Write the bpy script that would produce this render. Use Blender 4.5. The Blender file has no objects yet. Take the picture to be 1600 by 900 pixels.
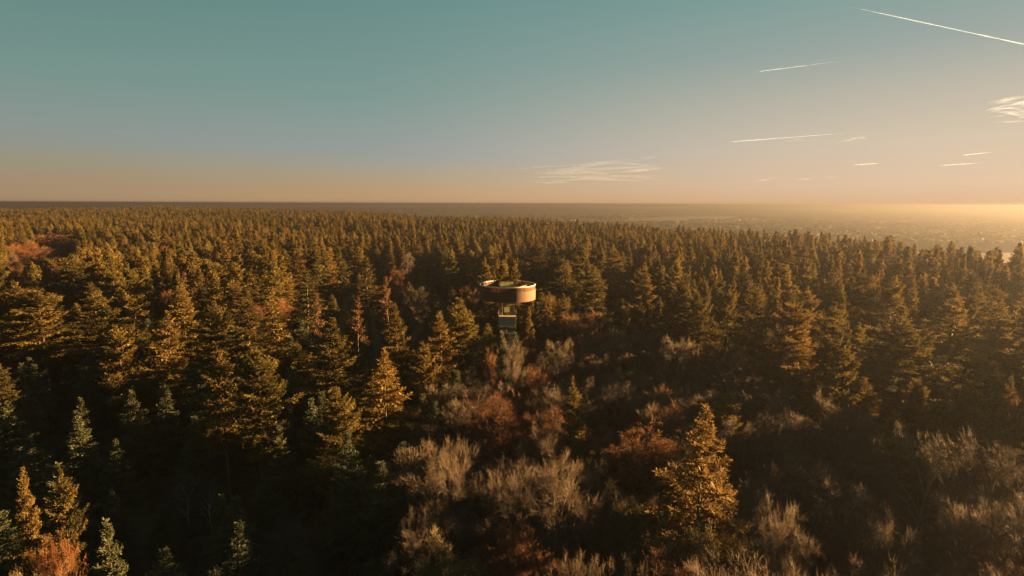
import bpy, math, random
import numpy as np
from mathutils import Vector, Matrix

R_ = math.radians
scene = bpy.context.scene
col = scene.collection

# ------------------------------------------------------------------ camera
IMG_W, IMG_H = 1600.0, 900.0
FPX = 900.0                      # focal length in photo pixels
HORIZON = 318.0                  # true horizon row in the photo
CAM = Vector((0.0, 0.0, 50.0))
PITCH = math.atan((450.0 - HORIZON) / FPX)
ROLL = R_(0.2)
cam_d = bpy.data.cameras.new('camera')
cam = bpy.data.objects.new('camera', cam_d)
col.objects.link(cam)
cam.location = CAM
cam_d.sensor_width = 36.0
cam_d.lens = 36.0 * FPX / IMG_W
cam_d.clip_start = 0.5
cam_d.clip_end = 200000.0
cam_rot = Matrix.Rotation(math.pi / 2 - PITCH, 3, 'X') @ Matrix.Rotation(ROLL, 3, 'Z')
cam.rotation_euler = cam_rot.to_euler()
scene.camera = cam

# ------------------------------------------------------------------ sky, sun, exposure
SUN_EL, SUN_AZ = R_(8.5), R_(73.0)        # azimuth measured from the view axis to the right
world = bpy.data.worlds.new('World')
scene.world = world
world.use_nodes = True
wn, wl = world.node_tree.nodes, world.node_tree.links
wn.clear()
sky = wn.new('ShaderNodeTexSky')
sky.sky_type = 'NISHITA'
sky.sun_disc = False
sky.sun_elevation = SUN_EL
sky.sun_rotation = SUN_AZ
sky.altitude = 60
sky.air_density = 1.0
sky.dust_density = 1.5
sky.ozone_density = 1.0
EXPOSURE = 3.65
SKY_STRENGTH = 0.1
def lin(c):
    return tuple((v / 255 / 12.92) if v / 255 <= 0.04045 else ((v / 255 + 0.055) / 1.055) ** 2.4 for v in c)
sdir = Vector((math.sin(SUN_AZ) * math.cos(SUN_EL), math.cos(SUN_AZ) * math.cos(SUN_EL), math.sin(SUN_EL)))
tcw = wn.new('ShaderNodeTexCoord')
sep = wn.new('ShaderNodeSeparateXYZ'); wl.new(tcw.outputs['Generated'], sep.inputs[0])
dot = wn.new('ShaderNodeVectorMath'); dot.operation = 'DOT_PRODUCT'
wl.new(tcw.outputs['Generated'], dot.inputs[0]); dot.inputs[1].default_value = (sdir.x, sdir.y, 0.0)
def sky_ramp(stops):
    r = wn.new('ShaderNodeValToRGB')
    el = r.color_ramp.elements
    while len(el) < len(stops): el.new(0.5)
    for e, (p, c) in zip(el, stops):
        e.position = p; e.color = (*lin(c), 1)
    wl.new(sep.outputs['Z'], r.inputs[0])
    return r.outputs[0]
away = sky_ramp([(0, (168, 138, 110)), (.025, (160, 137, 111)), (.062, (148, 145, 126)), (.095, (138, 147, 142)), (.17, (116, 146, 138)), (.33, (82, 125, 119)), (1, (66, 102, 106))])
side = sky_ramp([(0, (203, 160, 116)), (.022, (195, 162, 123)), (.05, (178, 164, 140)), (.08, (158, 162, 160)), (.17, (131, 156, 150)), (.33, (106, 144, 141)), (1, (70, 108, 111))])
near = sky_ramp([(0, (226, 184, 142)), (.03, (229, 197, 168)), (.09, (219, 198, 173)), (.16, (194, 184, 168)), (.22, (160, 169, 162)), (.33, (120, 158, 152)), (1, (76, 114, 116))])
def wmix(f, a_, b_):
    m = wn.new('ShaderNodeMix'); m.data_type = 'RGBA'
    if isinstance(f, float): m.inputs['Factor'].default_value = f
    else: wl.new(f, m.inputs['Factor'])
    wl.new(a_, m.inputs['A']); wl.new(b_, m.inputs['B'])
    return m.outputs['Result']
def wrange(v, a_, b_, c_=0.0, d_=1.0):
    m = wn.new('ShaderNodeMapRange'); m.interpolation_type = 'SMOOTHSTEP'; m.inputs['From Min'].default_value = a_; m.inputs['From Max'].default_value = b_
    m.inputs['To Min'].default_value = c_; m.inputs['To Max'].default_value = d_
    wl.new(v, m.inputs['Value'])
    return m.outputs[0]
grad = wmix(wrange(dot.outputs['Value'], -.7, .42), away, side)
grad = wmix(wrange(dot.outputs['Value'], .0, .95), grad, near)
gs = wn.new('ShaderNodeVectorMath'); gs.operation = 'SCALE'; wl.new(grad, gs.inputs[0]); gs.inputs['Scale'].default_value = 1.0 / (SKY_STRENGTH * 2 ** EXPOSURE)
skm = wn.new('ShaderNodeVectorMath'); skm.operation = 'MULTIPLY'; wl.new(sky.outputs[0], skm.inputs[0]); skm.inputs[1].default_value = tuple(v * .23 for v in (.36, .37, .33))
fin = wmix(0.06, gs.outputs[0], skm.outputs[0])
bg = wn.new('ShaderNodeBackground')
bg.inputs['Strength'].default_value = SKY_STRENGTH
out = wn.new('ShaderNodeOutputWorld')
wl.new(fin, bg.inputs['Color'])
wl.new(bg.outputs[0], out.inputs['Surface'])

sun_d = bpy.data.lights.new('sun', 'SUN')
sun_d.energy = 5.0
sun_d.angle = R_(0.5)
sun_d.color = (1.0, 0.55, 0.19)
sun = bpy.data.objects.new('sun', sun_d)
col.objects.link(sun)
sun.rotation_euler = sdir.to_track_quat('Z', 'Y').to_euler()
sun.location = (200, 100, 120)

vs = scene.view_settings
vs.view_transform = 'Standard'
vs.look = 'None'
vs.gamma = 1.0
vs.use_curve_mapping = False
vs.exposure = EXPOSURE
scene.render.engine = 'CYCLES'
cy = scene.cycles
cy.use_denoising = True
cy.max_bounces = 6
cy.diffuse_bounces = 3
cy.transmission_bounces = 4
cy.volume_bounces = 1
cy.transparent_max_bounces = 8
cy.caustics_reflective = False
cy.caustics_refractive = False

# ------------------------------------------------------------------ helpers
def ray(px, py):
    v = Vector(((px - 800.0) / FPX, (450.0 - py) / FPX, -1.0))
    return (cam_rot @ v).normalized()

def at_z(px, py, z):
    r = ray(px, py)
    t = (z - CAM.z) / r.z
    return CAM + r * t

def project(x, y, z):
    v = cam_rot.transposed() @ (Vector((x, y, z)) - CAM)
    return 800.0 + FPX * v.x / -v.z, 450.0 - FPX * v.y / -v.z, -v.z

def project_np(P):
    M = np.array(cam_rot.transposed())
    v = (P - np.array(CAM)) @ M.T
    w = np.maximum(-v[:, 2], 1e-3)
    return 800.0 + FPX * v[:, 0] / w, 450.0 - FPX * v[:, 1] / w, -v[:, 2]

def in_poly(x, y, poly):
    inside = False
    n = len(poly)
    for i in range(n):
        x1, y1 = poly[i]
        x2, y2 = poly[(i + 1) % n]
        if (y1 > y) != (y2 > y) and x < (x2 - x1) * (y - y1) / (y2 - y1) + x1:
            inside = not inside
    return inside

def mesh_np(name, verts, faces, mat=None, smooth=False, tint=None):
    """verts (N,3), faces list of int arrays (M,3)/(M,4)"""
    me = bpy.data.meshes.new(name)
    verts = np.asarray(verts, dtype=np.float32)
    if not isinstance(faces, (list, tuple)):
        faces = [faces]
    faces = [np.asarray(f, dtype=np.int32) for f in faces if len(f)]
    loops = np.concatenate([f.ravel() for f in faces])
    tot = np.concatenate([np.full(len(f), f.shape[1], dtype=np.int32) for f in faces])
    start = np.concatenate([[0], np.cumsum(tot)[:-1]]).astype(np.int32)
    me.vertices.add(len(verts))
    me.vertices.foreach_set('co', verts.ravel())
    me.loops.add(len(loops))
    me.loops.foreach_set('vertex_index', loops)
    me.polygons.add(len(tot))
    me.polygons.foreach_set('loop_start', start)
    me.polygons.foreach_set('loop_total', tot)
    me.polygons.foreach_set('use_smooth', np.full(len(tot), smooth, dtype=bool))
    me.update(calc_edges=True)
    if tint is not None:
        a = me.attributes.new('tint', 'FLOAT', 'POINT')
        a.data.foreach_set('value', np.asarray(tint, dtype=np.float32))
    if mat:
        me.materials.append(mat)
    return me

def norm(a):
    return a / np.maximum(np.linalg.norm(a, axis=-1, keepdims=True), 1e-9)

def tubes(P, R, sides):
    """P (N,K,3) polylines, R (N,K) radii -> verts, quads"""
    N, K, _ = P.shape
    d = norm(P[:, -1] - P[:, 0])
    ref = np.where(np.abs(d[:, 2:3]) > 0.8, np.array([[1.0, 0, 0]]), np.array([[0, 0, 1.0]]))
    u = norm(np.cross(d, ref))
    v = np.cross(d, u)
    a = np.arange(sides) * 2 * np.pi / sides
    ring = np.cos(a)[None, :, None] * u[:, None, :] + np.sin(a)[None, :, None] * v[:, None, :]
    V = P[:, :, None, :] + R[:, :, None, None] * ring[:, None, :, :]
    idx = np.arange(N * K * sides).reshape(N, K, sides)
    f = np.stack([idx[:, :-1, :], np.roll(idx, -1, 2)[:, :-1, :], np.roll(idx, -1, 2)[:, 1:, :], idx[:, 1:, :]], -1)
    return V.reshape(-1, 3), f.reshape(-1, 4)

class Geo:
    def __init__(s):
        s.v, s.q, s.t, s.n, s.tint = [], [], [], 0, []
    def add(s, V, F, tint=0.5):
        V = np.asarray(V, dtype=np.float32)
        F = np.asarray(F) + s.n
        (s.q if F.shape[1] == 4 else s.t).append(F)
        s.v.append(V)
        s.tint.append(np.broadcast_to(np.asarray(tint, dtype=np.float32), (len(V),)))
        s.n += len(V)
        return s
    def mesh(s, name, mat, smooth=False):
        fs = []
        if s.q: fs.append(np.concatenate(s.q))
        if s.t: fs.append(np.concatenate(s.t))
        return mesh_np(name, np.concatenate(s.v), fs, mat, smooth, np.concatenate(s.tint))

def obj(name, me, parent=None, loc=None):
    o = bpy.data.objects.new(name, me)
    col.objects.link(o)
    if parent: o.parent = parent
    if loc is not None: o.location = loc
    return o

def empty(name, loc, rz=0.0, scale=(1, 1, 1)):
    o = bpy.data.objects.new(name, None)
    o.empty_display_size = 0.5
    col.objects.link(o)
    o.location = loc
    o.rotation_euler = (0, 0, rz)
    o.scale = scale
    return o

def tag(o, label=None, cat=None, group=None, kind=None):
    if label: o['label'] = label
    if cat: o['category'] = cat
    if group: o['group'] = group
    if kind: o['kind'] = kind
    return o

_fb = {}
def fbm(x, y, seed, octaves=4, base=1.0):
    """cheap smooth value from sines, enough for terrain undulation"""
    key = (seed, octaves, base)
    if key not in _fb:
        rs = np.random.RandomState(seed)
        rows, amp, f = [], 1.0, base
        for _ in range(octaves):
            for _k in range(3):
                a = rs.uniform(0, 6.283); ph = rs.uniform(0, 6.283)
                rows.append((amp / 3, f * math.cos(a), f * math.sin(a), ph))
            amp *= 0.5; f *= 2.1
        _fb[key] = rows
    s = 0.0
    for am, fx, fy, ph in _fb[key]:
        s = s + am * np.sin(fx * x + fy * y + ph)
    return s

# ------------------------------------------------------------------ materials
def new_mat(name):
    m = bpy.data.materials.new(name)
    m.use_nodes = True
    m.node_tree.nodes.clear()
    return m, m.node_tree.nodes, m.node_tree.links

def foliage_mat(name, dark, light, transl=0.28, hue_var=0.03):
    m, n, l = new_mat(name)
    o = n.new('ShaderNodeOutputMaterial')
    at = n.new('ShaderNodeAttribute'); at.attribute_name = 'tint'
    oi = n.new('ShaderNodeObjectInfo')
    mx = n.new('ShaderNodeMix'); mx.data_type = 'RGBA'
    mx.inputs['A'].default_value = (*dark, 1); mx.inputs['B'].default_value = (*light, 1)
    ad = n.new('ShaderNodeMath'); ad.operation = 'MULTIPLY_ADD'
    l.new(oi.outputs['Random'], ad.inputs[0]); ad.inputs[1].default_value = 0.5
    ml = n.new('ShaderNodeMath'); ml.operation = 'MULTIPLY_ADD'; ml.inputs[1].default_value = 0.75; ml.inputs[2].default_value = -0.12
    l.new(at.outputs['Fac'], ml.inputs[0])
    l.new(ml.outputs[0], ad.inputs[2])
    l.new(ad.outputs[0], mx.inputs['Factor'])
    hs = n.new('ShaderNodeHueSaturation')
    l.new(mx.outputs['Result'], hs.inputs['Color'])
    hv = n.new('ShaderNodeMath'); hv.operation = 'MULTIPLY_ADD'
    wnz = n.new('ShaderNodeMath'); wnz.operation = 'FRACT'
    w2 = n.new('ShaderNodeMath'); w2.operation = 'MULTIPLY'; w2.inputs[1].default_value = 17.3
    l.new(oi.outputs['Random'], w2.inputs[0]); l.new(w2.outputs[0], wnz.inputs[0])
    l.new(wnz.outputs[0], hv.inputs[0]); hv.inputs[1].default_value = hue_var; hv.inputs[2].default_value = 0.5 - hue_var / 2
    l.new(hv.outputs[0], hs.inputs['Hue'])
    p = n.new('ShaderNodeBsdfPrincipled')
    p.inputs['Roughness'].default_value = 0.8
    p.inputs['Specular IOR Level'].default_value = 0.12
    l.new(hs.outputs[0], p.inputs['Base Color'])
    t = n.new('ShaderNodeBsdfTranslucent')
    l.new(hs.outputs[0], t.inputs['Color'])
    ms = n.new('ShaderNodeMixShader'); ms.inputs[0].default_value = transl
    l.new(p.outputs[0], ms.inputs[1]); l.new(t.outputs[0], ms.inputs[2])
    l.new(ms.outputs[0], o.inputs['Surface'])
    return m

def bark_mat(name, dark, light, scale=3.0):
    m, n, l = new_mat(name)
    o = n.new('ShaderNodeOutputMaterial')
    p = n.new('ShaderNodeBsdfPrincipled')
    p.inputs['Roughness'].default_value = 0.85
    p.inputs['Specular IOR Level'].default_value = 0.2
    tc = n.new('ShaderNodeTexCoord')
    mp = n.new('ShaderNodeMapping'); mp.inputs['Scale'].default_value = (scale, scale, scale * 0.25)
    nz = n.new('ShaderNodeTexNoise'); nz.inputs['Scale'].default_value = 2.0; nz.inputs['Detail'].default_value = 4
    l.new(tc.outputs['Object'], mp.inputs[0]); l.new(mp.outputs[0], nz.inputs['Vector'])
    oi = n.new('ShaderNodeObjectInfo')
    ad = n.new('ShaderNodeMath'); ad.operation = 'MULTIPLY_ADD'; ad.inputs[1].default_value = 0.4
    l.new(oi.outputs['Random'], ad.inputs[0])
    sb = n.new('ShaderNodeMath'); sb.operation = 'SUBTRACT'; sb.inputs[1].default_value = 0.2
    l.new(nz.outputs['Fac'], sb.inputs[0]); l.new(sb.outputs[0], ad.inputs[2])
    mx = n.new('ShaderNodeMix'); mx.data_type = 'RGBA'
    mx.inputs['A'].default_value = (*dark, 1); mx.inputs['B'].default_value = (*light, 1)
    l.new(ad.outputs[0], mx.inputs['Factor'])
    l.new(mx.outputs['Result'], p.inputs['Base Color'])
    bp = n.new('ShaderNodeBump'); bp.inputs['Strength'].default_value = 0.5; bp.inputs['Distance'].default_value = 0.05
    l.new(nz.outputs['Fac'], bp.inputs['Height']); l.new(bp.outputs[0], p.inputs['Normal'])
    l.new(p.outputs[0], o.inputs['Surface'])
    return m

def plain_mat(name, c1, c2=None, rough=0.6, metal=0.0, scale=2.0, stretch=(1, 1, 1), transl=0.0, bump=0.0, alpha=1.0):
    m, n, l = new_mat(name)
    o = n.new('ShaderNodeOutputMaterial')
    p = n.new('ShaderNodeBsdfPrincipled')
    p.inputs['Roughness'].default_value = rough
    p.inputs['Metallic'].default_value = metal
    tc = n.new('ShaderNodeTexCoord')
    mp = n.new('ShaderNodeMapping'); mp.inputs['Scale'].default_value = stretch
    nz = n.new('ShaderNodeTexNoise'); nz.inputs['Scale'].default_value = scale; nz.inputs['Detail'].default_value = 5
    l.new(tc.outputs['Object'], mp.inputs[0]); l.new(mp.outputs[0], nz.inputs['Vector'])
    mx = n.new('ShaderNodeMix'); mx.data_type = 'RGBA'
    mx.inputs['A'].default_value = (*c1, 1); mx.inputs['B'].default_value = (*(c2 or c1), 1)
    l.new(nz.outputs['Fac'], mx.inputs['Factor'])
    l.new(mx.outputs['Result'], p.inputs['Base Color'])
    if bump:
        bp = n.new('ShaderNodeBump'); bp.inputs['Strength'].default_value = bump; bp.inputs['Distance'].default_value = 0.02
        l.new(nz.outputs['Fac'], bp.inputs['Height']); l.new(bp.outputs[0], p.inputs['Normal'])
    sh = p.outputs[0]
    if transl:
        t = n.new('ShaderNodeBsdfTranslucent'); l.new(mx.outputs['Result'], t.inputs['Color'])
        ms = n.new('ShaderNodeMixShader'); ms.inputs[0].default_value = transl
        l.new(sh, ms.inputs[1]); l.new(t.outputs[0], ms.inputs[2]); sh = ms.outputs[0]
    if alpha < 1:
        t = n.new('ShaderNodeBsdfTransparent')
        ms = n.new('ShaderNodeMixShader'); ms.inputs[0].default_value = alpha
        l.new(t.outputs[0], ms.inputs[1]); l.new(sh, ms.inputs[2]); sh = ms.outputs[0]
    l.new(sh, o.inputs['Surface'])
    return m

M = {}
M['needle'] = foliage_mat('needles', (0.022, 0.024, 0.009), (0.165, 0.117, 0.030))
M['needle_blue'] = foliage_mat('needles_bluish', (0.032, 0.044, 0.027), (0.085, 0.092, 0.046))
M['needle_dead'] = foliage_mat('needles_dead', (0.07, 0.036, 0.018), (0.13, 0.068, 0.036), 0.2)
M['leaf_copper'] = foliage_mat('leaves_copper', (0.08, 0.034, 0.012), (0.17, 0.075, 0.028), 0.3)
M['leaf_olive'] = foliage_mat('leaves_olive', (0.05, 0.052, 0.019), (0.15, 0.125, 0.048), 0.3)
M['leaf_russet'] = foliage_mat('leaves_russet', (0.09, 0.028, 0.012), (0.16, 0.058, 0.025), 0.3)
M['bark_conifer'] = bark_mat('bark_conifer', (0.04, 0.029, 0.021), (0.11, 0.08, 0.057))
M['bark_beech'] = bark_mat('bark_beech', (0.065, 0.053, 0.042), (0.15, 0.122, 0.092))
M['twig_beech'] = bark_mat('twigs_beech', (0.050, 0.038, 0.028), (0.112, 0.085, 0.060))
M['twig_rust'] = bark_mat('twigs_rust', (0.07, 0.031, 0.016), (0.145, 0.068, 0.033))
M['bark_birch'] = bark_mat('bark_birch', (0.16, 0.14, 0.12), (0.42, 0.39, 0.34))

# ------------------------------------------------------------------ terrain
# the wooded rise ends at a depth that shrinks from left to right; the plain lies lower beyond
EDGE_A = np.array([-60, -46, -30, -20, -12, -6, 0, 8, 14, 20, 27, 33, 38, 44, 60], dtype=float)
EDGE_R = np.array([1650, 1700, 1700, 1500, 1150, 860, 840, 700, 600, 540, 470, 420, 380, 330, 260], dtype=float)
def edge_radius(az_deg):
    return np.interp(az_deg, EDGE_A, EDGE_R)
def ground_h(x, y):
    x = np.asarray(x, float); y = np.asarray(y, float)
    r = np.hypot(x, y)
    az = np.degrees(np.arctan2(x, y))
    e = edge_radius(np.clip(az, -60, 60))
    t = np.clip((r - e + 40) / 260.0, 0, 1)
    t = t * t * (3 - 2 * t)
    und = 1.2 * fbm(x, y, 3, 3, 0.008) * np.clip((r - 160) / 300, 0, 1)
    far = (8.0 * fbm(x, y, 5, 3, 0.0011)) * np.clip((r - 900) / 1500, 0, 1)
    rise = np.maximum(16.0 + 24.0 * fbm(az * 1.0, az * 0.0, 9, 3, 0.16), 0) * np.clip((r - 3500) / 3500, 0, 1) ** 1.5
    left = 7.0 * np.clip((r - 400) / 800, 0, 1) * np.clip((8 - az) / 24, 0, 1) * (az < 90) * (az > -90)
    return -34.0 * t + und + far * t + rise + left * (1 - t)

def floor_mat():
    m, n, l = new_mat('forest_floor')
    o = n.new('ShaderNodeOutputMaterial')
    p = n.new('ShaderNodeBsdfPrincipled'); p.inputs['Roughness'].default_value = 0.95
    p.inputs['Specular IOR Level'].default_value = 0.1
    tc = n.new('ShaderNodeTexCoord')
    n1 = n.new('ShaderNodeTexNoise'); n1.inputs['Scale'].default_value = 0.35; n1.inputs['Detail'].default_value = 8
    n2 = n.new('ShaderNodeTexNoise'); n2.inputs['Scale'].default_value = 0.004; n2.inputs['Detail'].default_value = 5
    l.new(tc.outputs['Object'], n1.inputs['Vector']); l.new(tc.outputs['Object'], n2.inputs['Vector'])
    mx = n.new('ShaderNodeMix'); mx.data_type = 'RGBA'
    mx.inputs['A'].default_value = (0.035, 0.026, 0.015, 1); mx.inputs['B'].default_value = (0.11, 0.07, 0.038, 1)
    l.new(n1.outputs['Fac'], mx.inputs['Factor'])
    rp = n.new('ShaderNodeValToRGB')
    rp.color_ramp.elements[0].position = 0.35; rp.color_ramp.elements[0].color = (0.03, 0.034, 0.016, 1)
    rp.color_ramp.elements[1].position = 0.62; rp.color_ramp.elements[1].color = (0.075, 0.058, 0.028, 1)
    e = rp.color_ramp.elements.new(0.52); e.color = (0.06, 0.055, 0.026, 1)
    l.new(n2.outputs['Fac'], rp.inputs[0])
    # open country beyond the rise: heath, meadow, wood by distance from the hill top
    sx = n.new('ShaderNodeSeparateXYZ'); l.new(tc.outputs['Object'], sx.inputs[0])
    mr = n.new('ShaderNodeMapRange'); mr.inputs['From Min'].default_value = -2; mr.inputs['From Max'].default_value = -20
    l.new(sx.outputs['Z'], mr.inputs['Value'])
    m2 = n.new('ShaderNodeMix'); m2.data_type = 'RGBA'
    l.new(mr.outputs[0], m2.inputs['Factor']); l.new(mx.outputs['Result'], m2.inputs['A']); l.new(rp.outputs[0], m2.inputs['B'])
    l.new(m2.outputs['Result'], p.inputs['Base Color'])
    bp = n.new('ShaderNodeBump'); bp.inputs['Strength'].default_value = 0.6; bp.inputs['Distance'].default_value = 0.3
    l.new(n1.outputs['Fac'], bp.inputs['Height']); l.new(bp.outputs[0], p.inputs['Normal'])
    l.new(p.outputs[0], o.inputs['Surface'])
    return m

GROUND_R = 7000.0
rr = np.concatenate([[0.0], np.linspace(20, 400, 24), np.geomspace(430, GROUND_R, 90)])
aa = np.linspace(-math.pi, math.pi, 241)[:-1]
X = rr[:, None] * np.sin(aa)[None, :]
Y = rr[:, None] * np.cos(aa)[None, :]
Z = ground_h(X, Y)
V = np.stack([X, Y, Z], -1).reshape(-1, 3)
idx = np.arange(len(rr) * len(aa)).reshape(len(rr), len(aa))
nx = np.roll(idx, -1, 1)
F = np.stack([idx[:-1], nx[:-1], nx[1:], idx[1:]], -1).reshape(-1, 4)
F = F[:, ::-1]
ground = obj('ground', mesh_np('ground', V, F, floor_mat(), True))
tag(ground, kind='structure')

# ------------------------------------------------------------------ tree builders
def spray_quads(base, d, nrm, L, W):
    """folded needle sprays: base, left, tip, right"""
    side = norm(np.cross(d, nrm))
    mid = base + d * (L * 0.45)[:, None] - nrm * (W * 0.35)[:, None]
    v = np.stack([base, mid + side * W[:, None], base + d * L[:, None], mid - side * W[:, None]], 1)
    f = np.arange(len(base) * 4).reshape(-1, 4)
    return v.reshape(-1, 3), f

def conifer(seed, H=30.0, crown=0.72, Rmax=4.2, profile=0.8, whorl=1.05, per=6, droop=0.20, upturn=0.8,
            ragged=0.6, dens=1.0, size=1.0, thick=0.30, top_elev=55, low_elev=-12, bare_wood=True, fork=False, skip=0.0):
    rs = np.random.RandomState(seed)
    zc = H * (1 - crown)
    # trunk with a slight wander
    K = 12
    tz = np.linspace(0, 1, K)
    bx = np.cumsum(rs.normal(0, 0.06, K)); by = np.cumsum(rs.normal(0, 0.06, K))
    bx -= bx[0]; by -= by[0]
    P = np.stack([bx, by, tz * H], -1)[None]
    Rr = (thick * (1 - tz) ** 0.85 + 0.015)[None]
    Rr[0, 0] *= 1.35
    wood = Geo()
    V, F = tubes(P, Rr, 8)
    wood.add(V, F)
    def trunk_at(z):
        return np.stack([np.interp(z, tz * H, bx), np.interp(z, tz * H, by), z], -1)
    # branches
    zs, az = [], []
    z = H - 0.25
    a0 = rs.uniform(0, 6.28)
    while z > zc:
        t = (H - z) / (H * crown)
        k = per if t > 0.12 else max(3, per - 2)
        for j in range(k):
            if rs.rand() < skip * (0.4 + t): continue
            zs.append(z + rs.normal(0, whorl * 0.3)); az.append(a0 + j * 6.283 / k + rs.normal(0, 0.22))
        a0 += 1.1 + rs.uniform(-.3, .3)
        z -= whorl * (0.55 + 0.65 * min(1, t * 2.0)) * rs.uniform(0.8, 1.25)
    zs = np.minimum(np.array(zs), H - 0.12); az = np.array(az)
    nb = len(zs)
    t = np.clip((H - zs) / (H * crown), 0.003, 1)
    # sector irregularity so that the outline is uneven
    sect = 1 + ragged * 0.6 * np.sin(az * 2 + rs.uniform(0, 6)) * np.sin(t * 9 + rs.uniform(0, 6)) + ragged * rs.normal(0, 0.38, nb)
    prof = np.minimum(t / 0.75, 1.0) ** profile * np.where(t > 0.8, 1 - 0.55 * (t - 0.8) / 0.2, 1.0)
    Lb = np.clip(Rmax * prof * np.clip(sect, 0.45, 1.6), 0.28, None)
    elev = np.radians(np.interp(t, [0, 0.15, 0.5, 1], [top_elev, top_elev * 0.55, 8, low_elev]) + rs.normal(0, 7, nb))
    hd = np.stack([np.cos(az), np.sin(az), np.zeros(nb)], -1)
    start = trunk_at(zs)
    KS = 7
    s = np.linspace(0, 1, KS)
    def bpos(i, ss):
        """i branch index array, ss parameter array"""
        h = Lb[i] * ss * np.cos(elev[i])
        zz = Lb[i] * (ss * np.sin(elev[i]) - droop * ss ** 2 * np.clip(t[i] * 1.5, 0, 1) + upturn * 0.3 * ss ** 3)
        p = start[i] + hd[i] * h[:, None]
        p[:, 2] += zz
        return p
    if bare_wood:
        ii = np.repeat(np.arange(nb), 4)
        ss = np.tile(np.linspace(0, 0.92, 4), nb)
        BP = bpos(ii, ss).reshape(nb, 4, 3)
        BR = (0.012 + 0.011 * Lb)[:, None] * np.array([1, 0.75, 0.5, 0.22])[None]
        V, F = tubes(BP, BR, 3)
        wood.add(V, F)
    # branchlets
    step = 0.20 / dens ** 0.5
    cnt = np.maximum(3, (Lb / step).astype(int))
    bi = np.repeat(np.arange(nb), cnt)
    order = np.concatenate([np.arange(c) for c in cnt])
    ss = (order + rs.uniform(0.1, 0.9, len(bi))) / np.repeat(cnt, cnt)
    lo = np.clip(0.26 - 0.2 * (1 - t[bi]), 0.05, 0.3)
    ss = lo + (1 - lo) * ss
    bi = np.repeat(bi, 2); ss = np.repeat(ss, 2)
    sgn = np.tile([1.0, -1.0], len(bi) // 2)
    n1 = len(bi)
    base = bpos(bi, ss)
    fwd = norm(bpos(bi, np.minimum(ss + 0.05, 1.05)) - bpos(bi, ss - 0.05))
    lat = norm(np.cross(fwd, np.tile([[0, 0, 1.0]], (n1, 1)))) * sgn[:, None]
    ll = (0.42 * Lb[bi] * np.clip(1.08 - ss, 0, 1) ** 0.7 * rs.uniform(0.6, 1.25, n1) + 0.18)
    ang = np.radians(rs.uniform(38, 68, n1))
    bd = norm(fwd * np.cos(ang)[:, None] + lat * np.sin(ang)[:, None] + np.stack([np.zeros(n1), np.zeros(n1), rs.normal(0.05, 0.28, n1)], -1))
    # sprays along each branchlet
    sp = 0.13 / dens ** 0.5
    c2 = np.maximum(2, (ll / sp).astype(int))
    si = np.repeat(np.arange(n1), c2)
    o2 = np.concatenate([np.arange(c) for c in c2])
    f2 = (o2 + 0.5) / np.repeat(c2, c2)
    ns = len(si)
    pb = base[si] + bd[si] * (ll[si] * f2)[:, None]
    pb[:, 2] -= 0.10 * (ll[si] * f2) ** 2
    up = np.tile([[0, 0, 1.0]], (ns, 1))
    lat2 = norm(np.cross(bd[si], up)) * np.where(o2 % 2 == 0, 1.0, -1.0)[:, None]
    a2 = np.radians(rs.uniform(15, 60, ns))
    sd = norm(bd[si] * np.cos(a2)[:, None] + lat2 * np.sin(a2)[:, None] + rs.normal(0, 0.28, (ns, 3)) + np.array([0, 0, 0.42]))
    nr = norm(0.25 * up + rs.normal(0, 0.6, (ns, 3)))
    SL = size * rs.uniform(0.26, 0.52, ns)
    SW = size * rs.uniform(0.05, 0.10, ns)
    V, F = spray_quads(pb, sd, nr, SL, SW)
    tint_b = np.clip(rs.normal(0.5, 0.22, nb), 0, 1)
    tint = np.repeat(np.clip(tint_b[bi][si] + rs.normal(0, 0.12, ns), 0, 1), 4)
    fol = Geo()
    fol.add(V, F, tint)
    # broad, darker inner sprays added to keep light from passing through the crown
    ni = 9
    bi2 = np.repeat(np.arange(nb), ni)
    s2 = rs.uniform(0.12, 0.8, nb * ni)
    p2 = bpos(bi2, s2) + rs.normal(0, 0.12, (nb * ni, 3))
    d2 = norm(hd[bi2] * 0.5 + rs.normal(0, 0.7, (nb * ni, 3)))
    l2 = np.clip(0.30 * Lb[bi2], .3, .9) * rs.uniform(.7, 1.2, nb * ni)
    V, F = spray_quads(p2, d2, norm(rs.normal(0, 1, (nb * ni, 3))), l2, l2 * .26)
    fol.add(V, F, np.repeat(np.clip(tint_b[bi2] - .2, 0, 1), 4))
    # leader tuft
    nt = 26
    zt = H - rs.uniform(0, 1.6, nt)
    bb = trunk_at(zt)
    dd = norm(np.stack([rs.normal(0, .5, nt), rs.normal(0, .5, nt), rs.uniform(0.5, 1.2, nt)], -1))
    V, F = spray_quads(bb, dd, norm(rs.normal(0, 1, (nt, 3))), size * rs.uniform(.3, .55, nt), size * rs.uniform(.05, .08, nt))
    fol.add(V, F, 0.6)
    return wood, fol

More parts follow.
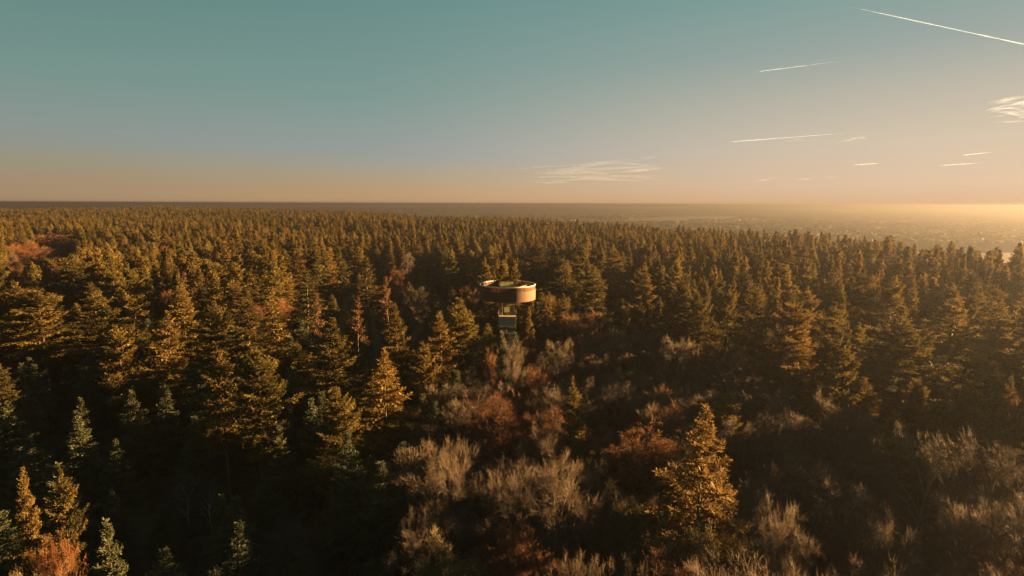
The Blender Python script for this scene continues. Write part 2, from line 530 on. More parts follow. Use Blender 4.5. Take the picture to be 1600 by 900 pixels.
def broadleaf(seed, H=22.0, spread=6.0, trunk=0.30, limbs=14, twig_r=0.016, levels=(6, 6, 5), upright=0.10, thick=0.32, leaves=0, leaf_size=0.12, fine=3, dome=0.5, brush=0.32, arch=0.55):
    """bare winter crown: trunk, limbs, branches, twigs; optional leaves"""
    rs = np.random.RandomState(seed)
    wood = Geo(); twigs = Geo(); fol = Geo()
    K = 6
    tz = np.linspace(0, 1, K)
    hT = H * 0.62
    bx = np.cumsum(rs.normal(0, 0.13, K)); by = np.cumsum(rs.normal(0, 0.13, K)); bx -= bx[0]; by -= by[0]
    P = np.stack([bx, by, tz * hT], -1)[None]
    R = (thick * (1 - 0.72 * tz))[None]
    R[0, 0] *= 1.3
    V, F = tubes(P, R, 8); wood.add(V, F)
    # limbs aimed at points spread evenly over a dome
    n = limbs
    q = (np.arange(n) + 0.5) / n
    s0 = np.clip(trunk / 0.62 + (1 - trunk / 0.62) * q + rs.normal(0, .06, n), .3, 1.0)
    st = np.stack([np.interp(s0, tz, bx), np.interp(s0, tz, by), s0 * hT], -1)
    az = np.arange(n) * 2.399 + rs.normal(0, 0.25, n)
    cz = -0.12 + 1.09 * q                                  # height on the dome, low limbs first
    rad = spread * np.sqrt(np.clip(1 - cz ** 2, .02, 1)) * rs.uniform(0.75, 1.1, n)
    zb = H * dome
    zt = zb + (H - zb) * cz * rs.uniform(0.88, 1.05, n)
    en = np.stack([rad * np.cos(az) * .72, rad * np.sin(az) * .72, zb + (zt - zb) * .78], -1)
    def polyline(st, d, L, K, curve_up, wob):
        N = len(st)
        s = np.linspace(0, 1, K)
        p = st[:, None, :] + d[:, None, :] * (L[:, None] * s[None])[:, :, None]
        p[:, :, 2] += (curve_up * L)[:, None] * (s ** 2)[None]
        w = np.cumsum(rs.normal(0, 1, (N, K, 3)), 1) * (wob * L)[:, None, None]
        w -= w[:, :1]
        return p + w
    d = norm(en - st); L = np.linalg.norm(en - st, axis=1)
    cur = polyline(st, d, L, 6, np.zeros(n), 0.022)
    sa = np.linspace(0, 1, 6)
    cur[:, :, 2] += (arch * L * np.clip(1.2 - cz, .2, 1.2))[:, None] * (sa - sa ** 2)[None]
    curR = (thick * 0.42 * rs.uniform(.7, 1.1, n) * np.clip(L / 8, .6, 1.2))[:, None] * np.linspace(1, 0.30, 6)[None]
    V, F = tubes(cur, curR, 6); wood.add(V, F)
    centre = np.array([0, 0, H * 0.45])
    last = None
    for lev, k in enumerate(levels):
        N, KK, _ = cur.shape
        par = np.repeat(np.arange(N), k)
        s = np.tile((np.arange(k) + 0.5) / k, N) * 0.78 + 0.24 + rs.uniform(-.05, .05, N * k)
        s = np.clip(s, 0.1, 1.0)
        f = s * (KK - 1); i0 = np.minimum(f.astype(int), KK - 2); fr = f - i0
        st = cur[par, i0] * (1 - fr)[:, None] + cur[par, i0 + 1] * fr[:, None]
        pr = curR[par, i0] * (1 - fr) + curR[par, i0 + 1] * fr
        pd = norm(cur[par, i0 + 1] - cur[par, i0])
        pl = np.linalg.norm(cur[:, -1] - cur[:, 0], axis=1)[par]
        rnd = norm(rs.normal(0, 1, (N * k, 3)))
        perp = norm(rnd - (rnd * pd).sum(1, keepdims=True) * pd)
        outw = norm(st - centre)
        ang = np.radians(rs.uniform(32, 70, N * k))
        d = norm(pd * np.cos(ang)[:, None] + perp * np.sin(ang)[:, None] + outw * brush + np.array([0, 0, upright * 0.35]))
        L = np.clip(pl * rs.uniform(*((0.40, 0.66), (0.36, 0.56), (0.34, 0.54))[lev], N * k) * (1.12 - 0.45 * s), 0.35, None)
        KN = 4 if lev < 2 else 3
        nxt = polyline(st, d, L, KN, rs.uniform(-0.12, 0.14, N * k) + upright * .1, 0.085)
        r0 = np.clip(pr * 0.62, twig_r, None)
        nR = r0[:, None] * np.linspace(1, 0.4, KN)[None]
        nR = np.maximum(nR, twig_r * 0.7)
        V, F = tubes(nxt, nR, 4 if lev == 0 else 3)
        (wood if lev == 0 else twigs).add(V, F, np.repeat(np.repeat(rs.uniform(0, 1, N * k), KN), 4 if lev == 0 else 3))
        cur, curR = nxt, nR
    # finest twigs: slim three-sided spikes
    N, KK, _ = cur.shape
    k = fine
    par = np.repeat(np.arange(N), k)
    fr = rs.uniform(0.15, 1.0, N * k)
    st = cur[par, 0] * (1 - fr)[:, None] + cur[par, -1] * fr[:, None]
    pd = norm(cur[par, -1] - cur[par, 0])
    d = norm(pd + brush * 0.6 * norm(st - centre) + rs.normal(0, 0.42, (N * k, 3)) + np.array([0, 0, upright * 0.3]))
    L = rs.uniform(0.35, 1.15, N * k)
    P = np.stack([st, st + d * L[:, None]], 1)
    Rr = np.stack([np.full(N * k, twig_r * 0.8), np.full(N * k, twig_r * 0.35)], 1)
    V, F = tubes(P, Rr, 3)
    twigs.add(V, F, 0.6)
    if leaves:
        m = leaves
        pi = rs.randint(0, N * k, m)
        q = st[pi] + d[pi] * (L[pi] * rs.uniform(0.1, 1, m))[:, None] + rs.normal(0, 0.10, (m, 3))
        dd = norm(rs.normal(0, 1, (m, 3)))
        V, F = spray_quads(q, dd, norm(rs.normal(0, 1, (m, 3)) + np.array([0, 0, .2])), leaf_size * rs.uniform(.8, 1.7, m), leaf_size * rs.uniform(.3, .55, m))
        clump = np.clip(0.5 + 0.3 * np.sin(q[:, 0] * 1.1 + seed) * np.sin(q[:, 1] * 1.3) + rs.normal(0, .15, m), 0, 1)
        fol.add(V, F, np.repeat(clump, 4))
    return wood, twigs, fol

def measure(me):
    co = np.empty(len(me.vertices) * 3, np.float32); me.vertices.foreach_get('co', co)
    co = co.reshape(-1, 3)
    return float(co[:, 2].max()), float(np.percentile(np.hypot(co[:, 0], co[:, 1]), 97))

class Proto:
    """meshes of one tree kind: list of (part name, mesh); nominal height and crown radius"""
    def __init__(s, parts, H=None, R=None):
        s.parts = parts
        s.H, s.R = measure(parts[1][1])

def conifer_proto(name, mat, **k):
    w, f = conifer(**k)
    return Proto([('trunk', w.mesh(name + '_trunk', M['bark_conifer'], True)), ('crown', f.mesh(name + '_crown', mat))], k.get('H', 30.0), k.get('Rmax', 4.2))

def broad_proto(name, bark, twig, leafmat=None, **k):
    w, t, f = broadleaf(**k)
    parts = [('trunk', w.mesh(name + '_trunk', bark, True)), ('crown', t.mesh(name + '_crown', twig, True))]
    if f.n: parts.append(('leaves', f.mesh(name + '_leaves', leafmat)))
    return Proto(parts, k.get('H', 22.0), k.get('spread', 6.0))

CON = [
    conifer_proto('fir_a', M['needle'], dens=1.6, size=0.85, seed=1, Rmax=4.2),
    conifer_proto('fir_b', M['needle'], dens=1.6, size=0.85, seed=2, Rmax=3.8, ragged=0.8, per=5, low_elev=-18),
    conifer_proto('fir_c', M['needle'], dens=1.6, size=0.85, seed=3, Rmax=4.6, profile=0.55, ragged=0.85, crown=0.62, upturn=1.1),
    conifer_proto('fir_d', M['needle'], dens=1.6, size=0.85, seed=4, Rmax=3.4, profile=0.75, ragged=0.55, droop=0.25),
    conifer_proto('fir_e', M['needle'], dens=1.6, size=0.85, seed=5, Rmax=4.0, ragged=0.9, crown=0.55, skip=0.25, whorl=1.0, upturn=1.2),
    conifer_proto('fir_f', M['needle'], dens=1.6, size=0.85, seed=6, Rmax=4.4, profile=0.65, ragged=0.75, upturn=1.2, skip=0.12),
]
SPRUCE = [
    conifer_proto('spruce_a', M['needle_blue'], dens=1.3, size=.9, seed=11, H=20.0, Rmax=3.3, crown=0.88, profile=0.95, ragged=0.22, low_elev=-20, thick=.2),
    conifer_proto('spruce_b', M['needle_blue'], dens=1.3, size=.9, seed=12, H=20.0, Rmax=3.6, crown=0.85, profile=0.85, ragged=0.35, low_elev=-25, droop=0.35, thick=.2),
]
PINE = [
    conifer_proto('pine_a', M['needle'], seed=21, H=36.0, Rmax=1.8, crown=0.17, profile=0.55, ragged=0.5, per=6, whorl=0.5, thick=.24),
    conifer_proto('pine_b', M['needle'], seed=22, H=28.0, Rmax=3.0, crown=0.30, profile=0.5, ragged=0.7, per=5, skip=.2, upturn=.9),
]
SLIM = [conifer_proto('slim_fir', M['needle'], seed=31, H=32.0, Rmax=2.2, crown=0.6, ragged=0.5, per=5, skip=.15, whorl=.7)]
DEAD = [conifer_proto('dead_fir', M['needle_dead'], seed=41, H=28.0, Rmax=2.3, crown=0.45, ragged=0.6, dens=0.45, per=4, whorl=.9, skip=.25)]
BEECH = [
    broad_proto('beech_a', M['bark_beech'], M['twig_beech'], seed=51, spread=6.0),
    broad_proto('beech_b', M['bark_beech'], M['twig_beech'], seed=52, spread=5.5, upright=0.2, brush=.5),
    broad_proto('beech_c', M['bark_beech'], M['twig_beech'], seed=53, spread=6.5, upright=0.15, dome=.5),
]
RUST = [broad_proto('rust_a', M['bark_beech'], M['twig_rust'], seed=61, spread=5.5, upright=0.22, fine=4, brush=.5),
        broad_proto('rust_b', M['bark_beech'], M['twig_rust'], seed=62, spread=5.0, upright=0.25, fine=4)]
OAK = [broad_proto('oak_a', M['bark_beech'], M['twig_beech'], seed=71, spread=7.5, upright=0.1, limbs=12, levels=(6, 6, 6), fine=2, dome=.48, thick=.42)]
BIRCH = [broad_proto('birch_a', M['bark_birch'], M['twig_beech'], seed=81, H=18.0, spread=3.2, upright=0.5, limbs=9, levels=(5, 5, 5), fine=2, thick=.14, dome=.5)]
COPPER = [broad_proto('copper_a', M['bark_beech'], M['twig_rust'], M['leaf_copper'], seed=91, spread=5.5, leaves=22000, levels=(6, 6, 5), fine=2, leaf_size=.16, brush=.4)]
OLIVE = [broad_proto('olive_a', M['bark_beech'], M['twig_beech'], M['leaf_olive'], seed=101, H=17.0, spread=4.2, leaves=16000, levels=(6, 5, 5), fine=3, upright=.4, leaf_size=.15)]
RUSSET = [broad_proto('russet_a', M['bark_birch'], M['twig_rust'], M['leaf_russet'], seed=111, H=16.0, spread=2.8, leaves=7000, limbs=10, levels=(5, 5, 5), fine=2, upright=.2, thick=.13, dome=.78)]

def plant(kind_name, proto, x, y, height, radius, rz, lean=0.022):
    s = height / proto.H
    sx = radius / proto.R
    e = empty(kind_name, (x, y, float(ground_h(x, y)) - 0.15), rz, (sx, sx, s))
    e.rotation_euler.x = math.sin(x * 7.1 + y * 3.3) * lean; e.rotation_euler.y = math.cos(x * 5.7 - y * 4.1) * lean
    for pn, me in proto.parts:
        obj(pn, me, e)
    return e

# ------------------------------------------------------------------ observation tower
RIM_Z = 33.8
TC = at_z(793, 444, RIM_Z)
RNG = random.Random(7)
M['corten'] = plain_mat('corten_cladding', (0.046, 0.021, 0.010), (0.080, 0.037, 0.017), 0.8, 0, 1.2, (1, 1, 0.25), bump=.2)
M['rust_band'] = plain_mat('rust_mesh_band', (0.11, 0.045, 0.02), (0.19, 0.083, 0.035), 0.8, 0, 2.5, transl=.55)
M['galv'] = plain_mat('galvanised_steel', (0.14, 0.14, 0.137), (0.23, 0.23, 0.22), 0.45, 0.6, 4)
M['pale_rail'] = plain_mat('pale_rail', (0.34, 0.33, 0.31), (0.46, 0.45, 0.43), 0.5, 0.1, 3)
M['dark_steel'] = plain_mat('dark_steel', (0.035, 0.035, 0.035), (0.07, 0.065, 0.06), 0.55, 0.4, 3)
M['decking'] = plain_mat('deck_boards', (0.20, 0.16, 0.12), (0.30, 0.25, 0.19), 0.85, 0, 3, (1, 6, 1))
M['glass_green'] = plain_mat('yellow_green_glass', (0.17, 0.18, 0.085), (0.27, 0.27, 0.14), 0.15, 0, 1.6, transl=.5, alpha=.7)
M['sheet_grey'] = plain_mat('grey_perforated_sheet', (0.12, 0.125, 0.125), (0.19, 0.19, 0.185), 0.5, 0.5, 3)

def box_geo(g, x0, x1, y0, y1, z0, z1):
    v = [(x0, y0, z0), (x1, y0, z0), (x1, y1, z0), (x0, y1, z0), (x0, y0, z1), (x1, y0, z1), (x1, y1, z1), (x0, y1, z1)]
    f = [(0, 3, 2, 1), (4, 5, 6, 7), (0, 1, 5, 4), (1, 2, 6, 5), (2, 3, 7, 6), (3, 0, 4, 7)]
    g.add(v, f)
    return g

def arc_wall(r0, r1, z0, z1, a0, a1, n):
    """closed curved slab"""
    a = np.linspace(a0, a1, n + 1)
    c, s = np.cos(a), np.sin(a)
    rows = [np.stack([r * c, r * s, np.full_like(a, z)], -1) for r, z in ((r0, z0), (r1, z0), (r1, z1), (r0, z1))]
    V = np.stack(rows, 1).reshape(-1, 3)
    F = []
    for i in range(n):
        b = i * 4
        for k in range(4):
            F.append((b + k, b + (k + 1) % 4, b + 4 + (k + 1) % 4, b + 4 + k))
    F.append((3, 2, 1, 0)); e = n * 4
    F.append((e, e + 1, e + 2, e + 3))
    return V, np.array(F)

def bar(p, q, r, sides=6):
    return tubes(np.array([[p, q]], float), np.full((1, 2), r), sides)

tower = empty('observation_tower', (TC.x, TC.y, 0.0))
tower.scale = (1.035, 1.035, 1.0)
tag(tower, 'round observation tower with rust coloured drum deck above a steel stair shaft', 'tower')
NP = 20
for i in range(NP):
    a0 = i * 2 * math.pi / NP + 0.002; a1 = (i + 1) * 2 * math.pi / NP - 0.002
    dr = RNG.uniform(-.006, .006)
    obj('fascia_panel', Geo().add(*arc_wall(5.42 + dr, 5.50 + dr, 30.9, 32.98, a0, a1, 6)).mesh('fascia_panel', M['corten']), tower)
    obj('railing_panel', Geo().add(*arc_wall(5.40, 5.43, 33.02, 33.68, a0 + .008, a1 - .008, 6)).mesh('railing_panel', M['rust_band']), tower)
    am = i * 2 * math.pi / NP
    V, F = bar((5.36 * math.cos(am), 5.36 * math.sin(am), 32.7), (5.36 * math.cos(am), 5.36 * math.sin(am), 33.76), .035)
    obj('railing_post', Geo().add(V, F).mesh('railing_post', M['dark_steel']), tower)
def ring_tube(R, z, r, n=72, m=8):
    a = np.arange(n) * 2 * np.pi / n; b = np.arange(m) * 2 * np.pi / m
    x = (R + r * np.cos(b))[None, :] * np.cos(a)[:, None]
    y = (R + r * np.cos(b))[None, :] * np.sin(a)[:, None]
    z_ = z + r * np.sin(b)[None, :] + 0 * x
    V = np.stack([x, y, z_], -1).reshape(-1, 3)
    idx = np.arange(n * m).reshape(n, m)
    F = np.stack([idx, np.roll(idx, -1, 0), np.roll(np.roll(idx, -1, 0), -1, 1), np.roll(idx, -1, 1)], -1).reshape(-1, 4)
    return V, F
obj('handrail', Geo().add(*ring_tube(5.42, RIM_Z, 0.11)).mesh('handrail', M['pale_rail'], True), tower)
obj('inner_handrail', Geo().add(*ring_tube(3.75, 33.7, 0.045)).mesh('inner_handrail', M['galv'], True), tower)
for z in (32.95, 33.2, 33.45):
    obj('inner_cable', Geo().add(*ring_tube(3.75, z, 0.015)).mesh('inner_cable', M['galv'], True), tower)
for i in range(16):
    a = i * 2 * math.pi / 16 + .1
    V, F = bar((3.75 * math.cos(a), 3.75 * math.sin(a), 32.68), (3.75 * math.cos(a), 3.75 * math.sin(a), 33.7), .03)
    obj('inner_railing_post', Geo().add(V, F).mesh('inner_railing_post', M['galv']), tower)
for i in range(24):
    a0 = i * 2 * math.pi / 24 + 0.003; a1 = (i + 1) * 2 * math.pi / 24 - 0.003
    obj('deck_board', Geo().add(*arc_wall(3.65, 5.39, 32.52 , 32.66 + RNG.uniform(-.004, .004), a0, a1, 4)).mesh('deck_board', M['decking']), tower)
obj('inner_fascia', Geo().add(*arc_wall(3.58, 3.64, 30.95, 32.64, 0, 2 * math.pi - .001, 72)).mesh('inner_fascia', M['dark_steel']), tower)
obj('soffit', Geo().add(*arc_wall(3.66, 5.40, 30.95, 31.02, 0, 2 * math.pi - .001, 72)).mesh('soffit', M['dark_steel']), tower)
# stair shaft
SX, SY0, SY1 = 1.5, -3.0, 0.0
for x in (-SX, SX):
    for y in (SY0, SY1):
        g = Geo(); box_geo(g, x - .11, x + .11, y - .11, y + .11, -.3, 34.4)
        obj('column', g.mesh('column', M['dark_steel']), tower)
for i in range(8):
    a = i * math.pi / 4 + .39
    x, y = 5.35 * math.cos(a), 5.35 * math.sin(a)
    V, F = bar((x, y, 31.2), (max(-SX, min(SX, x * .4)), max(SY0, min(SY1, y * .4 - 1.0)), 31.2), .10)
    obj('support_beam', Geo().add(V, F).mesh('support_beam', M['dark_steel']), tower)
lev = [1.0 + 2.9 * k for k in range(11)]
for k, z in enumerate(lev):
    g = Geo(); box_geo(g, -SX + .12, SX - .12, (SY0 + .12 if k % 2 == 0 else SY1 - .9), (SY0 + .9 if k % 2 == 0 else SY1 - .12), z - .06, z)
    obj('landing', g.mesh('landing', M['dark_steel']), tower)
    for y in (SY0, SY1):
        V, F = bar((-SX, y, z - .2), (SX, y, z - .2), .07)
        obj('cross_beam', Geo().add(V, F).mesh('cross_beam', M['dark_steel']), tower)
    if k + 1 < len(lev):
        xo = -.75 if k % 2 == 0 else .75
        y0, y1 = (SY0 + .9, SY1 - .9) if k % 2 == 0 else (SY1 - .9, SY0 + .9)
        g = Geo()
        for sx in (-.6, .6):
            V, F = bar((xo + sx, y0, z), (xo + sx, y1, lev[k + 1]), .05); g.add(V, F)
        fl = obj('stair_flight', g.mesh('stair_flight', M['dark_steel']), tower)
        for j in range(12):
            f = (j + .5) / 12
            yy = y0 + (y1 - y0) * f; zz = z + 2.9 * f
            g = Geo(); box_geo(g, xo - .58, xo + .58, yy - .1, yy + .1, zz, zz + .04)
            obj('tread', g.mesh('tread', M['dark_steel']), fl)
        for sx in (-.62, .62):
            V, F = bar((xo + sx, y0, z + 1.0), (xo + sx, y1, lev[k + 1] + 1.0), .025)
            obj('stair_handrail', Geo().add(V, F).mesh('stair_handrail', M['dark_steel']), tower)
# glazed stair head with yellow-green panes
for i in range(3):
    x0 = -SX + .13 + i * .93
    for y in (SY1 + .02, SY0 - .14):
        g = Geo(); box_geo(g, x0, x0 + .88, y, y + .03, 32.7 if y > -1 else 32.75, 34.3)
        obj('glass_panel', g.mesh('glass_panel', M['glass_green']), tower)
g = Geo(); box_geo(g, -.62, .42, SY0 - .03, SY0 + .0, 28.6, 30.9)
obj('glass_panel', g.mesh('glass_panel', M['glass_green']), tower)
for x in (-SX - .14, SX + .11):
    g = Geo(); box_geo(g, x, x + .03, SY0 + .13, SY1 - .13, 32.75, 34.3)
    obj('glass_panel', g.mesh('glass_panel', M['glass_green']), tower)
# projecting viewing landing below the drum
g = Geo(); box_geo(g, -1.62, 1.62, SY0 - 2.0, SY0 - .12, 27.9, 28.02)
obj('balcony_floor', g.mesh('balcony_floor', M['decking']), tower)
for i in range(3):
    x0 = -1.6 + i * 1.07
    g = Geo(); box_geo(g, x0 + .01, x0 + 1.05, SY0 - 2.06, SY0 - 2.03, 26.35, 27.86)
    obj('grey_panel', g.mesh('grey_panel', M['sheet_grey']), tower)
g = Geo(); box_geo(g, -1.66, 1.66, SY0 - 2.10, SY0 - .12, 26.15, 26.3)
obj('balcony_floor', g.mesh('balcony_floor', M['decking']), tower)
for x in (-1.62, 1.62):
    for yy, zz in ((SY0 - 2.0, 28.0), (SY0 - .3, 28.0)):
        V, F = bar((x, yy, 25.6), (x, yy, 29.05), .04)
        obj('balcony_post', Geo().add(V, F).mesh('balcony_post', M['dark_steel']), tower)
    V, F = bar((x, SY0 - 2.0, 29.05), (x, SY0 - .2, 29.05), .04)
    obj('balcony_handrail', Geo().add(V, F).mesh('balcony_handrail', M['galv']), tower)
    V, F = bar((x, SY0 - 2.0, 28.05), (x, SY0 - .2, 29.0), .03)
    obj('balcony_brace', Geo().add(V, F).mesh('balcony_brace', M['galv']), tower)
for x in (-1.66, 1.63):
    g = Geo(); box_geo(g, x, x + .03, SY0 - 1.95, SY0 - .15, 26.35, 27.86)
    obj('grey_panel', g.mesh('grey_panel', M['sheet_grey']), tower)
V, F = bar((-1.66, SY0 - 2.05, 28.06), (1.66, SY0 - 2.05, 28.06), .06)
obj('balcony_handrail', Geo().add(V, F).mesh('balcony_handrail', M['galv']), tower)
g = Geo(); box_geo(g, -1.6, 1.6, SY0 - 2.0, SY0 - 1.9, 25.55, 25.95)
obj('balcony_beam', g.mesh('balcony_beam', M['corten']), tower)

